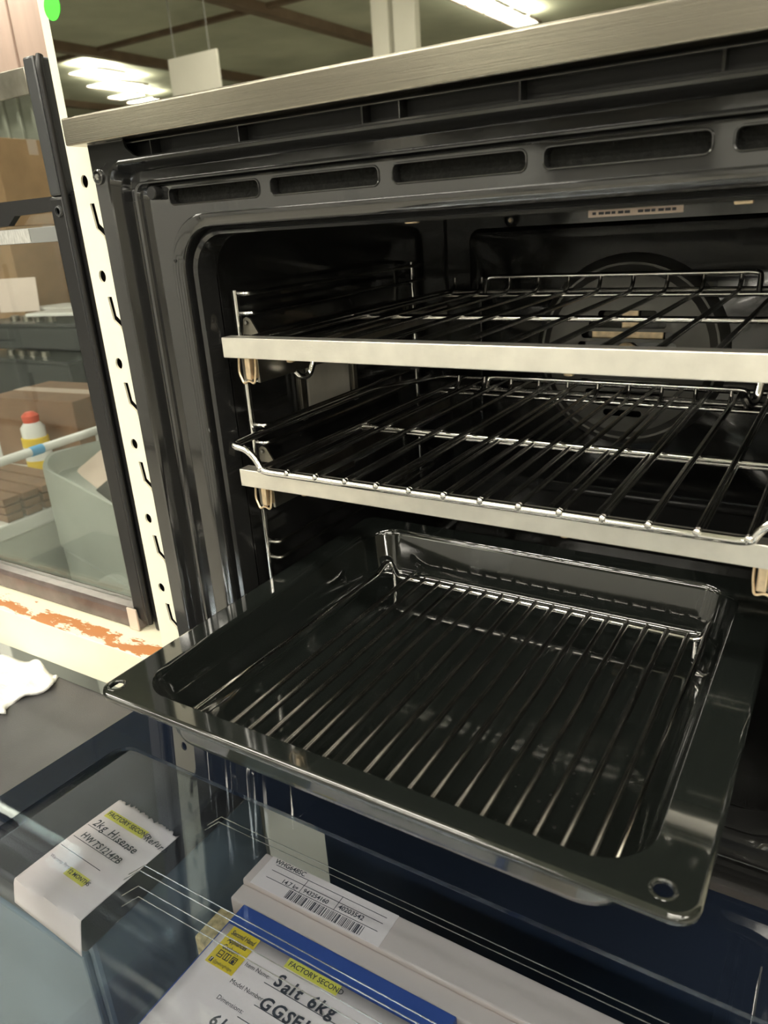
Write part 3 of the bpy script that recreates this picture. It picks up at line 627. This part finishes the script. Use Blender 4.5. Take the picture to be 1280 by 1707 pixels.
# ------------------------------------------------------------------ carton with the shipping label, blue topped box and second paper
KZ = .872
ct = empty('pale_carton', 'pale carton with a barcode shipping label on top, under the glass door', 'carton', (0, 0, .52))
MB().box(-.1640, .28, -.0800, -.0500, 0, KZ - .52, .0015).build('box', 'pink_card', ct); MB().box(-.1630, .279, -.0958, -.0803, 0, KZ - .5235, .0015).build('folded_flap', 'pink_card', ct)
lb = empty('shipping_label', None, None, (-.1520, -.0535, KZ - .52 + .0003), None, ct)
def lt(t, s, x, y, **k): return letter('printed_text', t, s, (x, y, 0.0002), lb, **k)
MB().box(-.004, .115, -.0262, .0030, -.0002, 0).build('label_paper', 'paper', lb, 0)
lt('WHG648SC', .0058, .0010, -.0018, bold=.0001); lt('14.7 kg', .0054, .0180, -.0150, bold=.0001); lt('943254160', .0052, .0385, -.0142, bold=.0001); lt('40203542', .0056, .0710, -.0135, bold=.0001)
for y in (-.0030, -.0085, -.0158): MB().box(.004, .108, y - .0002, y + .0002, 0, .0002).build('ruled_line', 'ink', lb, 0)
for x in (.0362, .0690): MB().box(x - .0002, x + .0002, -.0158, -.0030, 0, .0002).build('ruled_line', 'ink', lb, 0)
x = .029; bar = None
while x < .098:
    w = random.choice((.0004, .0004, .0008, .0012))
    if bar is None: bar = MB().box(-.5, .5, -.0248, -.0170, 0, .0002).build('barcode_bar', 'ink', lb, 0); q = bar
    else: q = dup(bar, lb)
    q.location = (x, 0, 0); q.scale = (w, 1, 1); x += w + random.choice((.0005, .0008, .0012))
# blue edged box with the second paper on it
bb = empty('blue_edged_box', 'blue edged white box under the handwritten Salt 6kg price paper', 'box', (0, 0, .52))
MB().box(-.1480, .0330, -.330, -.0962, 0, KZ - .5215, .0012).build('box', 'blue', bb)
MB().box(.0331, .0540, -.330, -.0962, 0, KZ - .530, .002).build('side_ledge', 'pink_card', bb)
def p2(u, v): return (-.1455 + u * .172, -.1155 - v * .20, KZ - .0005 + .0006 * math.sin(u * 6) * math.sin(v * 5))
pb = sheet('price_paper', None, p2, 16, 16, 'paper', 'price paper reading Salt 6kg with a yellow shop sticker', 'paper')
qz = KZ + .0006
st = MB().box(0, .0330, -.0310, 0, -.0002, 0).build('shop_sticker', 'yellow', pb, 0); st.location = (-.1395, -.1160, qz); st.scale = (.76, 1, 1)
for i, t in enumerate(('Second Hand', 'Appliances', 'Geebung.')): letter('sticker_text', t, .0052, (.003 + .002 * (i > 0), -.0062 - i * .0058, .0002), st, bold=.00012, shear=.1)
def outl(x0, x1, y0, y1, extra):
    m = MB(); t = .0005
    for b in ((x0, x1, y0, y0 + t), (x0, x1, y1 - t, y1), (x0, x0 + t, y0, y1), (x1 - t, x1, y0, y1)) + extra: m.box(*b, .0, .0003)
    m.build('appliance_icon', 'ink', st, 0)
outl(.006, .0115, -.0285 + .004, -.0192, ((.006, .0115, -.0226, -.0221),)); outl(.0135, .0195, -.0245, -.0192, ((.0160, .0168, -.0245, -.0192),)); outl(.0215, .0275, -.0245, -.0192, ((.0215, .0275, -.0208, -.0204),))
MB().lathe([(.0016, 0), (.0016, .0002)], (.0245, -.0228, .0001), n=16).build('appliance_icon', 'ink', st, 0)
MB().box(.0030, .0062, -.0298, -.0264, 0, .0002).build('social_mark', 'ink', st, 0); letter('sticker_text', 'f', .0040, (.0040, -.0294, .0004), st, m='paper', bold=.0001); letter('sticker_text', '@geebungfridges', .0032, (.0075, -.0292, .0002), st)
q = MB().box(-.002, .0420, -.0016, .0058, -.0002, 0).build('highlight', 'hilite', pb, 0); q.location = (-.0850, -.1222, qz)
letter('printed_text', 'FACTORY SECOND', .0052, (-.0850, -.1218, qz + .0002), pb, bold=.00008)
letter('printed_text', 'Item Name:', .0046, (-.1120, -.1365, qz), pb); letter('printed_text', 'Model Number:', .0046, (-.1128, -.1510, qz), pb); letter('printed_text', 'Dimensions:', .0046, (-.1128, -.1640, qz), pb)
letter('handwriting', 'Salt 6kg', .0125, (-.0855, -.1385, qz), pb, shear=.15, jitter=.10, seed=2, bold=.00035); letter('handwriting', 'GGSFLWG', .0120, (-.0850, -.1545, qz), pb, shear=.15, jitter=.10, seed=9, bold=.00035)
letter('handwriting', '61', .0110, (-.1060, -.1790, qz), pb, shear=.1, jitter=.1, seed=3, bold=.0003)
for y, x0 in ((-.1395, -.0915), (-.1550, -.087), (-.1665, -.0915)): MB().box(x0, .020, y - .0002, y + .0002, qz - .0003, qz).build('ruled_line', 'ink', pb, 0)
# what those stand on
wm = empty('white_machine', 'white front loading machine under the cartons, round dark dial showing', 'washing machine', (.09, -.34, 0))
MB().box(-.26, .20, 0, .345, .05, .518, .008).build('body', 'white_gloss', wm); MB().lathe([(.028, 0), (.028, .012), (.022, .016)], (.16, .05, .518), 'Z', 28).build('dial', 'grey', wm)
for a in (-.22, .16):
    for b in (.05, .30): MB().lathe([(.02, 0), (.02, .05)], (a, b, 0), n=10).build('foot', 'black', wm)
dw = empty('shade_block', 'added navy block standing in for shade and blue reflection beneath the oven shelf', 'appliance', (.06, .09, 0))  # dark block added where the space under the shelf is unlit
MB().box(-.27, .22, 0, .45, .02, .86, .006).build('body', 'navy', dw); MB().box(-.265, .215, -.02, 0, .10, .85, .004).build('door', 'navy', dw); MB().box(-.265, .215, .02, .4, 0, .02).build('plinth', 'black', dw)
cb = tag(MB().box(-.1690, -.1480, -.130, -.1000, .52, .8600, .001).build('chipboard_block', 'speckle'), 'speckled chipboard offcut beside the blue edged box', 'board')

# ------------------------------------------------------------------ the shop floor behind the standing glass door
wa = empty('top_load_washer', 'pale grey top loading washer with raised console behind the glass door', 'washing machine', (-1.545, .690, 0)); wa.rotation_euler = (0, 0, -.24)
def wl(z, g, r): return [(x, y, z + (.055 * max(0, 1 - x / .16) ** 2 if z > .7 else 0)) for x, y in rrect(g, .64 - g, g, .56 - g, r, 8)]
MB().loft([wl(.03, .01, .05), wl(.60, .004, .05), wl(.606, .010, .05), wl(.612, .0, .05), wl(.785, 0, .05), wl(.797, .004, .05), wl(.799, .010, .05), wl(.790, .018, .045), wl(.760, .022, .04)], True, True).build('cabinet', 'washer_grey', wa, 35)
MB().plate([(.03, .765), (.17, .835), (.17, .76)], [], lambda u, v, w: (.03 + w, u, v), .58).build('sloped_deck', 'pink_card', wa, 0)
MB().plate([(.045, .776), (.165, .836), (.165, .828), (.045, .768)], [], lambda u, v, w: (.20 + w, u, v), .40).build('lid', 'dark_grey', wa, 0)
MB().plate([(.17, .78), (.215, .955), (.23, .965), (.30, .965), (.31, .78)], [], lambda u, v, w: (.03 + w, u, v), .58).build('console', 'washer_grey', wa, 0)
pn = MB().plate([(.180, .824), (.211, .942), (.215, .940), (.184, .822)], [], lambda u, v, w: (.06 + w, u - .003, v), .30).build('control_panel', 'grey', wa, 0)
for i in range(4): MB().box(.09 + i * .045, .115 + i * .045, .184, .196, .872, .882, .002).build('button', 'white_gloss', pn)
MB().lathe([(.022, 0), (.020, -.016), (.01, -.018)], (.31, .196, .88), 'Y', 20).build('knob', 'white_gloss', pn)
for a in (.06, .58):
    for b in (.06, .50): MB().lathe([(.02, 0), (.02, .031)], (a, b, 0), n=10).build('foot', 'black', wa)
ch = empty('white_chest', 'white steel cabinet with a perforated side left of the top loading washer', 'cabinet', (-1.96, .80, 0))
MB().box(-.40, .40, -.30, .42, .66, .70, .006).build('top', 'white_gloss', ch); MB().box(-.39, .39, -.285, .41, 0, .66, .004).build('body', 'grey_white', ch)
for i in range(6):
    for j in range(3): MB().lathe([(.009, 0), (.009, -.001)], (-.3 + i * .12 + (j % 2) * .05, -.2855, .35 + j * .11), 'Y', 10).build('punched_hole', 'slot', ch, 0)
def carton(name, x, y, z, w, d, h, m, label, rz=0):
    o = empty(name, label, 'carton', (x, y, z)); o.rotation_euler = (0, 0, rz)
    MB().box(-w / 2, w / 2, -d / 2, d / 2, 0, h, .004).build('box', m, o); MB().box(-w / 2 - .0004, w / 2 + .0004, -.025, .025, h - .06, h + .0006).build('packing_tape', 'tank', o, 0)
    return o
carton('carton', -1.92, 1.06, .701, .36, .24, .215, 'carton_dark', 'brown carton on the white cabinet behind the yellow can', .1)
sl_ = empty('slat_stack', 'stack of brown wooden slats lying on the white cabinet', 'slats', (-1.72, .70, .701))
for j in range(3):
    for i in range(4): MB().box(-.16, .16, -.11 + i * .055, -.065 + i * .055, j * .022, j * .022 + .018, .002).build('slat', 'carton_dark', sl_)
cn = empty('yellow_can', 'small yellow tin with a red and white cap', 'tin', (-1.83, .885, .701))
MB().lathe([(.036, 0), (.038, .002), (.038, .120), (.036, .122)], (0, 0, 0), n=28).build('body', 'yellow', cn); MB().lathe([(.034, .122), (.034, .15), (.022, .165)], (0, 0, 0), n=28).build('cap', 'white_gloss', cn); MB().lathe([(.022, .165), (.024, .185), (.012, .195)], (0, 0, 0), n=24).build('nozzle', 'red', cn)
MB().lathe([(.0384, .055), (.0384, .095)], (0, 0, 0), n=28).build('label_band', 'white_gloss', cn)
ra = empty('white_rail', 'white rail with a strip of blue tape across the view', 'rail', (-1.50, .53, 0))
MB().tube([(.02, -.40, .872), (-.02, .36, .872)], .011, n=12).build('rail', 'white_gloss', ra); MB().tube([(.02, -.385, 0), (.02, -.385, .872)], .011, n=10).build('leg', 'white_gloss', ra); MB().tube([(-.02, .345, 0), (-.02, .345, .872)], .011, n=10).build('leg', 'white_gloss', ra)
MB().tube([(-.0072, .13, .872), (-.0092, .165, .872)], .0122, n=12).build('tape', 'bluetape', ra)
bn = empty('work_bench', 'grey work bench at the back loaded with used appliances', 'bench', (-2.75, 1.72, 0))
MB().box(-1.1, 1.1, -.45, .45, .76, .80, .004).build('top', 'grey_top', bn)
for a in (-1.05, 1.05):
    for b in (-.4, .4): MB().box(a - .025, a + .025, b - .025, b + .025, 0, .76, .003).build('leg', 'grey', bn)
def slab(x, y, z, w, d, h, m, label, top='dark_grey', rz=0):
    o = empty('cooktop', label, 'cooktop', (x, y, z)); o.rotation_euler = (0, 0, rz)
    MB().box(-w / 2, w / 2, -d / 2, d / 2, 0, h - .012, .01).build('case', m, o); MB().box(-w / 2 - .01, w / 2 + .01, -d / 2 - .01, d / 2 + .01, h - .012, h, .004).build('glass_top', top, o)
    for i in range(4): MB().lathe([(.018, 0), (.016, .02), (.01, .022)], (-.12 + i * .07, -d / 2 + .06, h), n=16).build('knob', 'runner', o)
    return o
slab(-2.50, 1.50, .80, .60, .38, .15, 'dark_grey', 'black topped cooktop with knobs on the bench, lowest of the pile')
slab(-2.50, 1.54, .973, .58, .36, .10, 'dark_grey', 'black cooktop with knobs resting on the other cooktop', rz=.05)
for i, (x, y, z, lab, rz) in enumerate(((-2.36, 1.46, 1.0965, 'white instruction sheet lying on the topmost black cooktop', .2), (-2.58, 1.62, 1.0965, 'white folded leaflet behind the instruction sheet on the cooktop', -.15))):
    tag(MB().box(-.12, .12, -.08, .08, 0, .012, .004).build('leaflet', 'white_gloss', None, 40, (x, y, z)), lab, 'leaflet').rotation_euler = (0, 0, rz)
bx = carton('carton', -3.15, 1.85, .80, .50, .40, .62, 'carton', 'tall tan carton standing on the bench')
carton('carton', -3.15, 1.85, 1.422, .46, .38, .34, 'carton', 'tan carton stacked on the tall carton', .1)
carton('carton', -2.55, 1.95, .80, .42, .22, .66, 'carton_dark', 'brown carton standing behind the leaflets', .05)
tag(MB().box(-.09, .09, -.004, .0, 0, .13, .001).build('white_notice', 'paper', None, 30, (-2.70, 1.500, 1.0965)), 'white printed notice propped in front of the tan carton', 'notice').rotation_euler = (-.12, 0, .35)
tb = empty('plastic_tub', 'tall frosted white plastic tub with rounded ribs behind the glass door', 'tub', (-1.98, 1.56, .18))
MB().lathe([(.12, .622), (.123, .64), (.125, .80), (.13, .82), (.128, .84), (.14, 1.05), (.145, 1.07), (.143, 1.09), (.155, 1.30), (.16, 1.32), (.158, 1.34), (.168, 1.45), (.172, 1.46), (.165, 1.465)], (0, 0, 0), n=40).build('tub', 'clear_tub', tb)
MB().lathe([(.176, 1.27), (.178, 1.28), (.176, 1.29)], (0, 0, .15), n=40).build('rim', 'clear_tub', tb)
